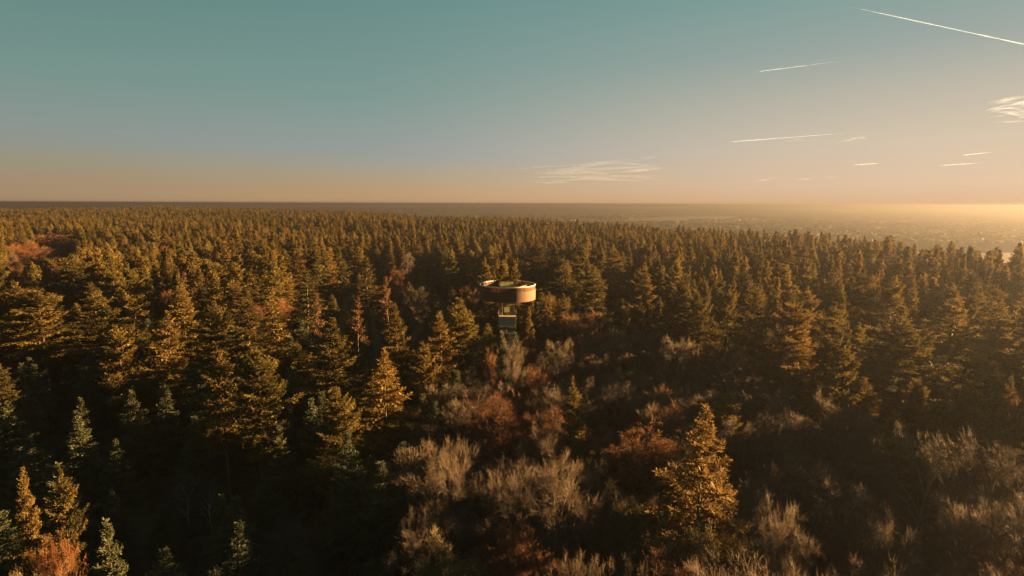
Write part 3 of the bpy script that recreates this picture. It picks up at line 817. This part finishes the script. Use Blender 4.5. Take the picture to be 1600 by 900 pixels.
# ------------------------------------------------------------------ trees placed one by one from the photo
# (tip px, tip py, kind list, index, height m, crown width px, label)
HAND = [
    (30, 732, 'conifer', CON, 3, 24, 66, 'golden lit conifer at the far left, lower of the frame, left of a twin'),
    (96, 732, 'conifer', CON, 4, 24, 78, 'golden lit conifer with bare lower stem, right of its twin, lower left'),
    (175, 806, 'conifer', SPRUCE, 1, 21, 92, 'bluish conifer with only its rounded tip in sun, bottom left'),
    (395, 540, 'conifer', CON, 2, 29, 125, 'broad golden conifer with bare trunk below, left of the dark hollow'),
    (345, 545, 'conifer', CON, 4, 28, 80, 'smaller conifer pressed against the left of the broad golden one'),
    (520, 494, 'conifer', CON, 0, 30, 125, 'tall golden conifer leaning clear of its neighbours, halfway to the tower'),
    (600, 540, 'conifer', CON, 1, 28, 115, 'golden conifer in front of the dark gap left of the tower'),
    (533, 604, 'conifer', CON, 5, 24, 105, 'low conifer with golden boughs spread wide, left of the dark hollow'),
    (543, 674, 'conifer', SPRUCE, 0, 21, 100, 'bluish spruce with only its pointed tip in sun'),
    (576, 400, 'conifer', SLIM, 0, 33, 52, 'very slim tall conifer rising beside a brown dead one'),
    (475, 420, 'conifer', SLIM, 0, 32, 62, 'slim conifer with ragged top left of the slimmest tall one'),
    (716, 464, 'conifer', CON, 5, 30, 105, 'full golden conifer just left of the tower shaft'),
    (692, 480, 'conifer', CON, 3, 29, 70, 'second top joined to the full golden conifer left of the tower'),
    (664, 528, 'conifer', CON, 2, 25, 66, 'small rounded golden conifer below and left of the tower'),
    (618, 476, 'conifer', CON, 3, 28, 66, 'conifer with golden tip behind the dark gap'),
    (424, 446, 'conifer', SLIM, 0, 32, 58, 'slim pale green conifer with a long narrow crown'),
    (262, 484, 'conifer', CON, 1, 30, 95, 'conifer with a pointed golden crown and pale stem showing'),
    (186, 506, 'conifer', CON, 4, 28, 84, 'ragged conifer below the round golden clump at left'),
    (380, 452, 'conifer', CON, 0, 30, 75, 'olive conifer with pale trunk glimpsed, left of the slim pale one'),
    (205, 456, 'pine_tree', PINE, 1, 29, 60, 'small flat topped pine on a long bare trunk'),
    (330, 470, 'conifer', CON, 5, 29, 90, 'conifer in the bright golden group left of the slim pale one'),
    (285, 440, 'conifer', CON, 3, 31, 70, 'conifer beside the reddish tinged top in the golden group'),
    (60, 448, 'conifer', CON, 2, 30, 130, 'wide golden crowned conifer near the left edge'),
    (18, 440, 'conifer', CON, 5, 31, 100, 'golden conifer cut by the left edge'),
    (150, 440, 'conifer', CON, 0, 30, 95, 'golden conifer between the wide left crown and the small pine'),
    (112, 396, 'conifer', CON, 5, 31, 80, 'conifer standing over the dark gap at far left'),
    (1100, 628, 'conifer', CON, 1, 30, 175, 'huge conifer with golden tip and grey green skirts among bare trees'),
    (1240, 468, 'conifer', CON, 2, 31, 110, 'hazy conifer with spread golden boughs right of the bare trees'),
    (1412, 476, 'conifer', CON, 0, 31, 160, 'largest hazy conifer at right with layered lit boughs'),
    (1512, 542, 'conifer', CON, 3, 29, 110, 'narrow hazy conifer right of the largest one'),
    (1490, 452, 'conifer', CON, 1, 31, 110, 'hazy conifer behind the gap at right'),
    (1566, 466, 'conifer', CON, 3, 31, 105, 'hazy conifer close to the right edge'),
    (1352, 420, 'conifer', CON, 4, 31, 80, 'hazy slender conifer left of the largest right one'),
    (1392, 430, 'conifer', CON, 5, 31, 80, 'hazy conifer whose tip rises behind the largest right one'),
    (898, 588, 'conifer', CON, 1, 26, 78, 'lone conifer with bright tip amid the bare grey trees'),
    (925, 415, 'conifer', CON, 0, 32, 84, 'golden edged conifer right of the tower, nearer of a pair'),
    (966, 388, 'conifer', CON, 1, 32, 74, 'tall conifer right of the tower, farther of a pair'),
    (1010, 410, 'conifer', CON, 3, 32, 56, 'narrow conifer right of the pair beside the tower'),
    (836, 376, 'conifer', CON, 5, 33, 74, 'tall full conifer standing directly behind the tower deck at right'),
    (878, 398, 'conifer', CON, 4, 32, 60, 'conifer between the tower deck and the pair at its right'),
    (1088, 452, 'conifer', CON, 2, 30, 66, 'conifer behind the bare trees with a lit left shoulder'),
    (1185, 442, 'conifer', CON, 4, 30, 70, 'conifer left of the hazy one with spread boughs'),
    (830, 478, 'young_conifer', CON, 3, 27, 32, 'small conifer peeking out right under the tower drum'),
    (854, 470, 'young_conifer', CON, 0, 27, 36, 'small conifer a little right of the tower shaft'),
    (604, 432, 'dead_conifer', DEAD, 0, 31, 34, 'brown dead conifer right of the slimmest tall one'),
    (556, 462, 'dead_conifer', DEAD, 0, 29, 36, 'brown dead conifer low at the left of the slimmest tall one'),
    (498, 456, 'dead_conifer', DEAD, 0, 30, 30, 'red brown dead conifer stump left of two other dead ones'),
    (282, 424, 'dead_conifer', DEAD, 0, 31, 30, 'reddish dead top in the middle of the golden group'),
    # broadleaf
    (786, 608, 'bare_tree', RUST, 0, 22, 118, 'dome shaped bare beech glowing orange below the tower'),
    (698, 676, 'bare_tree', BEECH, 1, 23, 128, 'grey bare beech with brushy crown beside the dark hollow'),
    (868, 706, 'bare_tree', BEECH, 2, 23, 145, 'pale sunlit bare beech in the middle foreground'),
    (838, 652, 'bare_tree', BEECH, 0, 21, 125, 'grey bare beech behind the pale sunlit one'),
    (968, 588, 'bare_tree', BEECH, 1, 21, 92, 'round grey bare tree behind the copper leaved one'),
    (770, 534, 'bare_tree', RUST, 1, 23, 44, 'small orange lit bare tree left of the tower foot'),
    (832, 508, 'bare_tree', RUST, 0, 23, 44, 'small orange lit bare tree right of the tower foot'),
    (910, 484, 'bare_tree', RUST, 1, 24, 120, 'wide reddish bare tree right of the tower foot'),
    (868, 528, 'bare_tree', BEECH, 0, 22, 100, 'pinkish grey bare tree below the wide reddish one'),
    (842, 566, 'bare_tree', RUST, 1, 20, 62, 'low orange twigged bare tree between tower and orange dome'),
    (968, 508, 'bare_tree', BEECH, 2, 22, 100, 'brown bare tree at the foot of the conifers right of the tower'),
    (1002, 650, 'copper_beech', COPPER, 0, 22, 130, 'beech holding copper brown leaves left of the huge conifer'),
    (800, 806, 'bare_tree', RUST, 1, 20, 130, 'low bare tree with orange tipped twigs at the bottom middle'),
    (905, 850, 'bare_tree', BEECH, 1, 20, 130, 'grey bare tree at the bottom edge right of the orange tipped one'),
    (970, 870, 'bare_tree', BEECH, 0, 19, 130, 'feathery bare tree cut by the bottom edge'),
    (690, 826, 'leafy_tree', OLIVE, 0, 20, 110, 'olive leaved tree with golden flecks at the bottom'),
    (640, 800, 'bare_tree', BEECH, 2, 19, 120, 'dim bare tree behind the olive leaved one'),
    (1090, 806, 'leafy_tree', OLIVE, 0, 20, 100, 'pale leaved tree at the foot of the huge conifer'),
    (985, 756, 'leafy_tree', OLIVE, 0, 20, 70, 'thin leaved tree left below the copper one'),
    (1212, 782, 'bare_tree', BEECH, 2, 21, 140, 'bare tree with arching twigs right of the huge conifer'),
    (1460, 650, 'bare_oak', OAK, 0, 25, 200, 'large spreading bare oak in brown haze at right'),
    (1310, 780, 'bare_tree', BEECH, 1, 18, 100, 'small hazy bare tree left of the large oak, bottom'),
    (1210, 634, 'bare_tree', BEECH, 0, 23, 120, 'hazy bare tree right behind the huge conifer'),
    (1325, 612, 'bare_tree', OAK, 0, 24, 130, 'tall hazy bare tree behind the large oak at its left'),
    (1140, 536, 'bare_tree', BEECH, 2, 23, 110, 'dark brown bare tree below the hazy conifers'),
    (1060, 520, 'bare_tree', BEECH, 1, 23, 100, 'brown bare tree left of the dark brown one'),
    (1560, 690, 'bare_tree', BEECH, 2, 23, 150, 'bare tree in haze at the right edge'),
    (1400, 800, 'bare_tree', BEECH, 0, 19, 140, 'dim bare tree under the large oak'),
    (445, 800, 'bare_tree', BEECH, 0, 12, 100, 'pale twigged small bare tree at the bottom left of the dark hollow'),
    (285, 738, 'birch_tree', BIRCH, 0, 11, 70, 'bare birch with pale stems in deep shade'),
    (325, 742, 'birch_tree', BIRCH, 0, 11, 60, 'second bare birch right of the pale stemmed one'),
    (75, 828, 'russet_tree', RUSSET, 0, 20, 62, 'small tree with red brown leaves on pale forked stems'),
    (52, 866, 'leafy_tree', OLIVE, 0, 21, 90, 'rounded yellow green tree in the bottom left corner'),
    (797, 521, 'bare_tree', BEECH, 1, 26, 60, 'grey bare tree right in front of the tower shaft'),
    (788, 516, 'spruce_tree', SPRUCE, 1, 26.5, 54, 'dark spruce added to hide the left of the tower shaft'),  # added stand-in for the dark bare brush below the landing
    (807, 519, 'spruce_tree', SPRUCE, 0, 26, 54, 'dark spruce added to hide the right of the tower shaft'),  # also added, covers the lower shaft where it is lost in darkness
    (86, 362, 'bare_tree', RUST, 0, 27, 90, 'reddish bare tree glowing among far left conifers'),
    (48, 382, 'bare_tree', RUST, 1, 25, 60, 'reddish bare tree lower left of the other glowing one'),
]
placed = []          # (x, y, height, radius, px, py, depth)
n_con_ind = 0
rng = random.Random(11)
for (px, py, nm, pl, pi, H, wpx, lab) in HAND:
    p = at_z(px, py, H)
    g0 = float(ground_h(p.x, p.y))
    d = project(p.x, p.y, H)[2]
    rad = 0.5 * wpx * d / FPX
    pr = pl[pi]
    e = plant(nm, pr, p.x, p.y, H - g0 + .15, rad, rng.uniform(0, 6.28))
    tag(e, lab, 'tree')
    if nm in ('conifer', 'pine_tree', 'young_conifer'):
        n_con_ind += 1
    placed.append((p.x, p.y, H, rad, px, py, d, 1.9 if pl in (CON, SPRUCE, SLIM, DEAD, PINE) else .8))
# pines growing up through the ring deck
for (dx, dy, H, rad, lab) in ((-1.75, 1.75, 38.6, 1.7, 'left of the two pines growing up through the ring deck'),
                              (1.35, 1.9, 39.0, 1.8, 'right of the two pines growing up through the ring deck')):
    e = plant('pine_tree', PINE[0], TC.x + dx, TC.y + dy, H, rad, rng.uniform(0, 6))
    tag(e, lab, 'tree')
    placed.append((TC.x + dx, TC.y + dy, H, rad, 0, 0, 999, 1))

# ------------------------------------------------------------------ the rest of the wood
DECID = [(650, 620), (735, 520), (800, 500), (870, 490), (985, 486), (1040, 500), (1180, 525), (1330, 600), (1450, 640), (2000, 640), (2000, 1100), (540, 1100), (620, 780)]
GAP = [(430, 400), (520, 388), (640, 380), (750, 392), (752, 520), (640, 520), (600, 470), (440, 440)]
GAP2 = [(-40, 398), (70, 398), (70, 436), (-40, 436)]
DARK = [(-400, 600), (330, 590), (480, 660), (640, 640), (660, 1100), (-400, 1100)]
PATCH = [(0, 372), (60, 362), (110, 368), (100, 384), (20, 396)]
rs = np.random.RandomState(5)
cell = 9.0
cand = []
for iy in range(4, 192):
    for ix in range(-162, 92):
        x = (ix + rs.uniform(.08, .92)) * cell; y = (iy + rs.uniform(.08, .92)) * cell
        r = math.hypot(x, y); az = math.degrees(math.atan2(x, y))
        if abs(az) > 52 or r < 36: continue
        if r > float(edge_radius(az)) + 45: continue
        cand.append((x, y, r, az))
# the broadleaf hollow is more crowded
for iy in range(5, 25):
    for ix in range(-10, 27):
        x = (ix + rs.uniform(.05, .95)) * 6.6 + 3; y = (iy + rs.uniform(.05, .95)) * 6.6 + 3
        r = math.hypot(x, y)
        px, py, _d = project(x, y, 19.0)
        if r > 36 and in_poly(px, py, DECID): cand.append((x, y, r, math.degrees(math.atan2(x, y))))
fill = []
hx = np.array([q[0] for q in placed]); hy = np.array([q[1] for q in placed]); hr = np.array([q[3] for q in placed])
for (x, y, r, az) in cand:
    u = rs.rand(6)
    if math.hypot(x - TC.x, y - TC.y - 0) < 8.0: continue
    dd = np.hypot(hx - x, hy - y)
    if (dd < 0.55 * hr + 2.2).any(): continue
    g0 = float(ground_h(x, y))
    H = (23.0 + 9.0 * u[0] if r < 420 else 25.0 + 6.5 * u[0]) + 1.8 * float(fbm(np.array(x), np.array(y), 41, 2, .035)) + (2.6 * float(fbm(np.array(x), np.array(y), 43, 2, .014)) if r > 170 else 0) + (2.5 if u[1] > .92 else 0)
    px, py, dep = project(x, y, g0 + H)
    kind = 'con'
    if px < 770 and dep < 170: H = 16.5 + 8.5 * u[0] * (dep / 170)
    if in_poly(px, py, GAP) or in_poly(px, py, GAP2):
        if u[2] < .25: continue
        H = 11 + 7 * u[3]
    pxd, pyd, _ = project(x, y, g0 + 22)
    if in_poly(pxd, pyd, DECID):
        kind = 'dec' if u[4] < .88 else 'rust'; H = 15.5 + 5.0 * u[0]
        if u[1] > .90 and r > 85: kind = 'con'; H = 17 + 5 * u[2]
        if u[5] < .12: continue
    elif in_poly(px, py + 0, DARK) or in_poly(pxd, pyd, DARK):
        H = 12 + 6 * u[0]; kind = 'spruce'
    elif in_poly(px, py, PATCH):
        kind = 'rust'; H = 24
    elif u[4] > .965 and r > 150:
        kind = 'rust' if u[1] > .6 else 'dec'; H = 22 + 4 * u[2]
    if r > 200 and kind == 'con' and fbm(np.array(x), np.array(y), 47, 2, .05) < -.85: continue
    if r > 190 and kind == 'con' and fbm(np.array(x), np.array(y), 61, 3, .012) > .8 and u[2] < .8:
        kind = 'dec' if u[5] < .7 else 'rust'; H = 19 + 5 * u[0]
    # clearing seen beyond the dark belt left of the tower
    if 590 < px < 690 and 343 < py < 352: continue
    # do not hide the trees placed from the photo
    rad = 3.2 if kind in ('con', 'spruce') else 4.0
    for _try in range(9):
        px, py, dep = project(x, y, g0 + H)
        bad = False
        for (qx, qy, qH, qr, qpx, qpy, qd, qk) in placed:
            if qd > 900 or dep > qd - 1: continue
            hw = (rad * FPX / dep + qr * FPX / qd) * .62
            if abs(px - qpx) < hw and py < qpy + min(110, qk * qr * FPX / qd):
                bad = True; break
        if not bad: break
        H -= 2.2
    if bad or H < 5.5: continue
    if kind == 'con' and H < 20: kind = 'spruce'
    # keep the tower's shaft and drum in view
    if dep < TC.y - 4 and abs(px - 793) < 50 + rad * FPX / dep * .6 and py < 508: continue
    fill.append([x, y, g0, H, kind, px, py, dep, u[3], u[4]])
print('fill trees', len(fill), 'hand', len(placed))

used = {}
def place_label(adj, noun, px, py):
    def words(v):
        w = ['', 'one', 'two', 'three', 'four', 'five', 'six', 'seven', 'eight', 'nine', 'ten']
        v = round(v * 2) / 2; k = int(v)
        return w[k] if v == k else ((w[k] + ' and a half') if k else 'half')
    dx = (px - 793) / 87.0; dy = (py - 456) / 87.0
    a = words(abs(dx)); b = words(abs(dy))
    a = f"{a} {'right' if dx > 0 else 'left'}" if a else 'in line'
    b = f"{b} {'down' if dy > 0 else 'up'}" if b else 'level'
    return f"{adj} {noun}, {a}, {b} of drum"

MAX_CON = 300
con = sorted([f for f in fill if f[4] in ('con', 'spruce')], key=lambda f: f[7])
inview = [f for f in con if -30 < f[5] < 1630 and f[6] < 900]
ind = set(id(f) for f in inview[:MAX_CON - n_con_ind])
ADJ_C = ['full', 'ragged', 'wide', 'narrow', 'sparse', 'bushy']
ADJ_S = ['dense', 'drooping']
ADJ_B = ['rounded', 'upright', 'spreading']
stuff = []
n_dec = 0
dec = sorted([f for f in fill if f[4] in ('dec', 'rust')], key=lambda f: f[7])
dec_in = [f for f in dec if -40 < f[5] < 1640 and f[6] < 905]
ind |= set(id(f) for f in dec_in[:180])
seq = random.Random(3)
for f in fill:
    x, y, g0, H, kind, px, py, dep, u3, u4 = f
    rz = u4 * 40
    if id(f) in ind:
        if kind == 'con':
            k = seq.randrange(6); pr = CON[k]; adj = ADJ_C[k]; nm = 'conifer'; noun = 'conifer'; rad = 2.8 + 3.2 * u3 ** 1.3
        elif kind == 'spruce':
            k = seq.randrange(2); pr = SPRUCE[k]; adj = ADJ_S[k]; nm = 'spruce_tree'; noun = 'spruce'; rad = H * .19 + 1.4 * u3
        elif kind == 'dec':
            k = seq.randrange(3); pr = BEECH[k]; adj = ADJ_B[k]; nm = 'bare_tree'; noun = 'broadleaf'; rad = 4.6 + 2.4 * u3
        else:
            k = seq.randrange(2); pr = RUST[k]; adj = 'reddish'; nm = 'bare_tree'; noun = 'broadleaf'; rad = 4.0 + 1.8 * u3
        e = plant(nm, pr, x, y, H + .15, rad, rz)
        lab = place_label(adj, noun, px, py)
        used.setdefault(lab, []).append((dep, e))
        tag(e, lab, 'tree')
        e['group'] = {'con': 'conifers of the wood', 'spruce': 'young spruces in the shade'}.get(kind, 'bare broadleaf trees of the wood')
    else:
        stuff.append(f)

for lab, lst in used.items():
    lst.sort(key=lambda q: q[0])
    n_ = len(lst)
    for i_, (_d, e) in enumerate(lst):
        if n_ == 1: e['label'] = lab + ' (drum widths)'
        elif n_ == 2: e['label'] = lab + (', nearer one' if i_ == 0 else ', farther one')
        elif n_ == 3: e['label'] = lab + (', nearest one', ', middle one', ', farthest one')[i_]
        else: e['label'] = lab + (', nearest one' if i_ == 0 else ', farthest one' if i_ == n_ - 1 else ', behind others')
# far part of the wood: one object, instanced
LOD = []
lod_col = bpy.data.collections.new('far_tree_kinds')
def lod_add(name, parts, H, R):
    me_parts = parts
    o = bpy.data.objects.new(name, me_parts)
    lod_col.objects.link(o)
    LOD.append(measure(me_parts))
def conifer_lod(name, **k):
    w, f = conifer(dens=0.40, size=1.9, bare_wood=False, **k)
    g = f
    g.add(np.concatenate(w.v), np.concatenate(w.q), 0.1)
    me = g.mesh(name, M['needle'])
    lod_add(name, me, k.get('H', 30.0), k.get('Rmax', 4.2))
conifer_lod('k0', seed=101, Rmax=4.2, profile=.65)
conifer_lod('k1', seed=102, Rmax=3.8, ragged=.6, profile=.6)
conifer_lod('k2', seed=103, Rmax=4.4, profile=.65, ragged=.5, upturn=.8)
conifer_lod('k3', seed=104, Rmax=3.4, profile=.9, ragged=.35)
conifer_lod('k4', seed=105, Rmax=4.0, ragged=.6, crown=.55, skip=.2, upturn=.9)
def broad_lod(name, mat, **k):
    w, t, f = broadleaf(levels=(5, 6, 5), fine=2, twig_r=.022, **k)
    t.add(np.concatenate(w.v), np.concatenate(w.q), .3)
    lod_add(name, t.mesh(name, mat), k.get('H', 22.0), k.get('spread', 6.0))
broad_lod('k5', M['twig_beech'], seed=201)
broad_lod('k6', M['twig_rust'], seed=202, upright=.5)
# a patch of distant wood (many crowns, low detail) for the plain
def wood_patch(seed, n, size, mat, name):
    """closed canopy seen from kilometres away: lumpy crowns over a skirt that reaches the ground"""
    r = np.random.RandomState(seed)
    g_ = np.linspace(-size / 2, size / 2, n)
    X_, Y_ = np.meshgrid(g_, g_, indexing='ij')
    X_ = X_ + r.uniform(-.35, .35, X_.shape) * size / n; Y_ = Y_ + r.uniform(-.35, .35, Y_.shape) * size / n
    rr_ = np.maximum(np.abs(X_), np.abs(Y_)) / (size / 2) * r.uniform(.9, 1.05, X_.shape)
    Z_ = (12.0 + r.uniform(-1.6, 1.9, X_.shape)) * np.where(rr_ > .93, 0.0, 1.0)
    idx_ = np.arange(n * n).reshape(n, n)
    F = np.stack([idx_[:-1, :-1], idx_[1:, :-1], idx_[1:, 1:], idx_[:-1, 1:]], -1).reshape(-1, 4)
    g = Geo(); g.add(np.stack([X_, Y_, Z_], -1).reshape(-1, 3), F, r.uniform(0, .7, n * n))
    lod_add(name, g.mesh(name, mat, False), 1, 1)
wood_patch(301, 16, 70, M['needle'], 'k7')
wood_patch(302, 16, 70, M['needle'], 'k8')
wood_patch(303, 15, 70, M['twig_beech'], 'k9')
conifer_lod('kz', seed=106, Rmax=4.6, profile=.5, ragged=.7, upturn=.9, crown=.6, per=5, skip=.15)

def instancer(name, pts, rots, scls, ids, label, cat):
    me = bpy.data.meshes.new(name)
    me.vertices.add(len(pts))
    me.vertices.foreach_set('co', np.asarray(pts, np.float32).ravel())
    for an, ty, dat, key in (('rz', 'FLOAT', rots, 'value'), ('idx', 'INT', ids, 'value')):
        a = me.attributes.new(an, ty, 'POINT'); a.data.foreach_set(key, np.asarray(dat, np.float32 if ty == 'FLOAT' else np.int32))
    a = me.attributes.new('scl', 'FLOAT_VECTOR', 'POINT'); a.data.foreach_set('vector', np.asarray(scls, np.float32).ravel())
    o = obj(name, me)
    ng = bpy.data.node_groups.new(name + '_nodes', 'GeometryNodeTree')
    ng.interface.new_socket('Geometry', in_out='INPUT', socket_type='NodeSocketGeometry')
    ng.interface.new_socket('Geometry', in_out='OUTPUT', socket_type='NodeSocketGeometry')
    n, l = ng.nodes, ng.links
    gi = n.new('NodeGroupInput'); go = n.new('NodeGroupOutput')
    ci = n.new('GeometryNodeCollectionInfo'); ci.inputs['Collection'].default_value = lod_col
    ci.inputs['Separate Children'].default_value = True; ci.inputs['Reset Children'].default_value = True
    ip = n.new('GeometryNodeInstanceOnPoints')
    ip.inputs['Pick Instance'].default_value = True
    def attr(nm, ty):
        q = n.new('GeometryNodeInputNamedAttribute'); q.data_type = ty; q.inputs['Name'].default_value = nm
        return q.outputs['Attribute']
    cx = n.new('ShaderNodeCombineXYZ')
    l.new(attr('rz', 'FLOAT'), cx.inputs['Z'])
    for ax, fq in (('X', 13.7), ('Y', 7.9)):
        m1 = n.new('ShaderNodeMath'); m1.operation = 'MULTIPLY'; l.new(attr('rz', 'FLOAT'), m1.inputs[0]); m1.inputs[1].default_value = fq
        m2 = n.new('ShaderNodeMath'); m2.operation = 'SINE'; l.new(m1.outputs[0], m2.inputs[0])
        m3 = n.new('ShaderNodeMath'); m3.operation = 'MULTIPLY'; l.new(m2.outputs[0], m3.inputs[0]); m3.inputs[1].default_value = 0.035
        l.new(m3.outputs[0], cx.inputs[ax])
    l.new(gi.outputs[0], ip.inputs['Points'])
    l.new(ci.outputs[0], ip.inputs['Instance'])
    l.new(attr('idx', 'INT'), ip.inputs['Instance Index'])
    l.new(cx.outputs[0], ip.inputs['Rotation'])
    l.new(attr('scl', 'FLOAT_VECTOR'), ip.inputs['Scale'])
    l.new(ip.outputs[0], go.inputs[0])
    md = o.modifiers.new('scatter', 'NODES'); md.node_group = ng
    tag(o, label, cat, kind='stuff')
    return o

pts, rots, scls, ids = [], [], [], []
for f in stuff:
    x, y, g0, H, kind, px, py, dep, u3, u4 = f
    if kind in ('con', 'spruce'):
        k = int(u4 * 997) % 6; k = 10 if k == 5 else k; rad = 2.8 + 3.6 * u3 ** 1.3
        if kind == 'spruce': rad = H * .14
    else:
        k = 5 if kind == 'dec' else 6; rad = 4.4 + 1.8 * u3
    pts.append((x, y, g0 - .15)); rots.append(u3 * 40); ids.append(k)
    scls.append((rad / LOD[k][1], rad / LOD[k][1], H / LOD[k][0]))
instancer('far_wood', pts, rots, scls, ids, 'endless conifer wood running back to the edge of the rise', 'wood')
print('stuff trees', len(pts))

pts, rots, scls, ids = [], [], [], []
rs = np.random.RandomState(78)
for i in range(2600):
    az = rs.uniform(-50, 50); r = 38 + 170 * rs.rand() ** .6
    x, y = r * math.sin(math.radians(az)), r * math.cos(math.radians(az))
    if math.hypot(x - TC.x, y - TC.y) < 5: continue
    h = rs.uniform(1.6, 4.5); k = 5 if rs.rand() < .75 else 6; w_ = h * rs.uniform(.4, .7)
    pts.append((x, y, float(ground_h(x, y)) - h * .3)); rots.append(rs.uniform(0, 6.28)); ids.append(k)
    scls.append((w_ / LOD[k][1], w_ / LOD[k][1], h * 1.3 / LOD[k][0]))
instancer('undergrowth', pts, rots, scls, ids, 'dark brushwood covering the forest floor between the trees', 'undergrowth')
pts, rots, scls, ids = [], [], [], []
rs = np.random.RandomState(77)
for i in range(26000):
    az = rs.uniform(-54, 54); e = float(edge_radius(az))
    r = (rs.uniform((e + 150) ** .5, 6800 ** .5)) ** 2
    x, y = r * math.sin(math.radians(az)), r * math.cos(math.radians(az))
    w = fbm(np.array(x), np.array(y), 24, 4, 0.0034)
    if w < -0.38: continue
    pts.append((x, y, float(ground_h(x, y)) - 1.0)); rots.append(rs.uniform(0, 6.28))
    ids.append(7 + (0 if rs.rand() < .5 else 1) if fbm(np.array(x), np.array(y), 29, 3, 0.0025) > -.25 else 9)
    s = rs.uniform(.9, 1.3); scls.append((s, s, s * rs.uniform(.8, 1.15)))
instancer('distant_woods', pts, rots, scls, ids, 'patches of distant woodland scattered over the hazy plain', 'woodland')

# ------------------------------------------------------------------ contrails and high cloud
def vol_mat(name, density, aniso=0.6, color=(1, 1, 1)):
    m, n, l = new_mat(name)
    o = n.new('ShaderNodeOutputMaterial')
    v = n.new('ShaderNodeVolumePrincipled')
    v.inputs['Color'].default_value = (*color, 1)
    v.inputs['Density'].default_value = density
    v.inputs['Anisotropy'].default_value = aniso
    l.new(v.outputs[0], o.inputs['Volume'])
    return m
M['trail'] = vol_mat('contrail_ice', 0.0042, 0.5, (.42, .62, 1.0))
M['cirrus'] = vol_mat('cirrus_ice', 0.00010, 0.5, (.5, .65, .95))
CD = 42000.0
def sky_pt(px, py, d=CD):
    r = ray(px, py)
    return np.array(CAM + r * (d / r.y))
def spindle(p, q, r, seed, taper=(0.1, 0.5), K=14, flat=1.0, wob=0.0):
    rs = np.random.RandomState(seed)
    s = np.linspace(0, 1, K)
    P = p[None] * (1 - s)[:, None] + q[None] * s[:, None]
    amp, ph = rs.normal(0, wob), rs.uniform(0, 6.28)
    P[:, 2] += amp * np.sin(s * 3.5 + ph) + .3 * amp * np.sin(s * 9 + 2 * ph)
    prof = np.minimum(np.minimum(s / max(taper[0], 1e-3), 1), np.minimum((1 - s) / max(taper[1], 1e-3), 1)) ** .7
    prof = np.clip(prof, .02, 1) * rs.uniform(.8, 1.2, K)
    V, F = tubes(P[None], (r * prof)[None], 10)
    if flat != 1.0:
        mid = np.repeat(P, 10, 0)
        V[:, 2] = mid[:, 2] + (V[:, 2] - mid[:, 2]) * flat
    caps = [tuple(range(9, -1, -1)), tuple(range((K - 1) * 10, K * 10))]
    return V, F, caps
def vol_obj(name, V, F, caps, mat, parent=None):
    me = bpy.data.meshes.new(name)
    me.from_pydata([tuple(v) for v in V], [], [tuple(f) for f in F] + caps)
    me.materials.append(mat)
    o = obj(name, me, parent)
    return o
for i, (a, b, r, tp, lab) in enumerate([
    ((1316, 8), (1660, 82), 29, (.25, .01), 'long bright contrail slanting down to the upper right edge'),
    ((1184, 112), (1318, 95), 30, (.05, .8), 'short thin contrail below the long bright one'),
    ((1138, 222), (1335, 207), 32, (.05, .8), 'faint level contrail above the right hand horizon'),
    ((1500, 243), (1556, 237), 26, (.2, .5), 'tiny contrail low at the right edge'),
    ((1330, 258), (1378, 255), 28, (.2, .4), 'tiny contrail above the low flat clouds'),
    ((1464, 259), (1540, 254), 24, (.2, .5), 'faint tiny contrail lowest at the right'),
]):
    V, F, caps = spindle(sky_pt(*a), sky_pt(*b), r, 400 + i, tp, 18)
    c0 = V.mean(0)
    o = vol_obj('contrail', V - c0, F, caps, M['trail']); o.location = c0
    tag(o, lab, 'contrail', 'contrails')
CL = [
    (800, 1048, 270, 34, 40, 190, 'long feathery cirrus streak low above the centre right horizon', (276, 262)),
    (972, 1030, 250, 10, 4, 130, 'small bright tick of cirrus above the long feathery streak', (252, 245)),
    (1166, 1230, 280, 6, 4, 150, 'low flat bright cloud sliver left of another', (281, 278)),
    (1240, 1312, 277, 5, 4, 140, 'low flat cloud sliver right of the other', (279, 276)),
    (1528, 1640, 164, 40, 34, 170, 'soft white cloud puff cut by the right edge', (172, 160)),
    (1225, 1292, 220, 6, 4, 150, 'thin cloud wisp just under the level contrail', (221, 218)),
    (1296, 1372, 219, 8, 5, 150, 'curled cloud wisp right of the thin one', (225, 213)),
]
for i, (x0, x1, yc, sp, n, r, lab, (ya, yb)) in enumerate(CL):
    rs = np.random.RandomState(500 + i)
    c0 = sky_pt((x0 + x1) / 2, yc)
    root = empty('cloud', c0)
    tag(root, lab, 'cloud', 'high thin clouds')
    for k in range(n):
        f0 = rs.uniform(0, .65); f1 = min(1.0, f0 + rs.uniform(.25, .6))
        jit = rs.normal(0, sp * .2, 2)
        dz = rs.uniform(-2500, 2500)
        a = sky_pt(x0 + (x1 - x0) * f0, ya + (yb - ya) * f0 + jit[0], CD + dz); b = sky_pt(x0 + (x1 - x0) * f1, ya + (yb - ya) * f1 + jit[0] + jit[1] * .8, CD + dz)
        V, F, caps = spindle(a, b, r * rs.uniform(.5, 1.3), 600 + i * 50 + k, (.5, .5), 16, .4, 70)
        vol_obj('wisp', V - c0, F, caps, M['cirrus'], root)

# ------------------------------------------------------------------ haze
HZ = 7300.0
lo_z, hi_z = float(Z.min()) - 1.0, 51.5
V = [(x, y, z) for z in (lo_z, hi_z) for x, y in ((-HZ, -HZ), (HZ, -HZ), (HZ, HZ), (-HZ, HZ))]
F = [(0, 3, 2, 1), (4, 5, 6, 7), (0, 1, 5, 4), (1, 2, 6, 5), (2, 3, 7, 6), (3, 0, 4, 7)]
me = bpy.data.meshes.new('haze'); me.from_pydata(V, [], F)
me.materials.append(vol_mat('haze_air', 0.00045, 0.60, (0.080, 0.088, 0.114)))
hz = obj('haze', me)
tag(hz, kind='stuff')
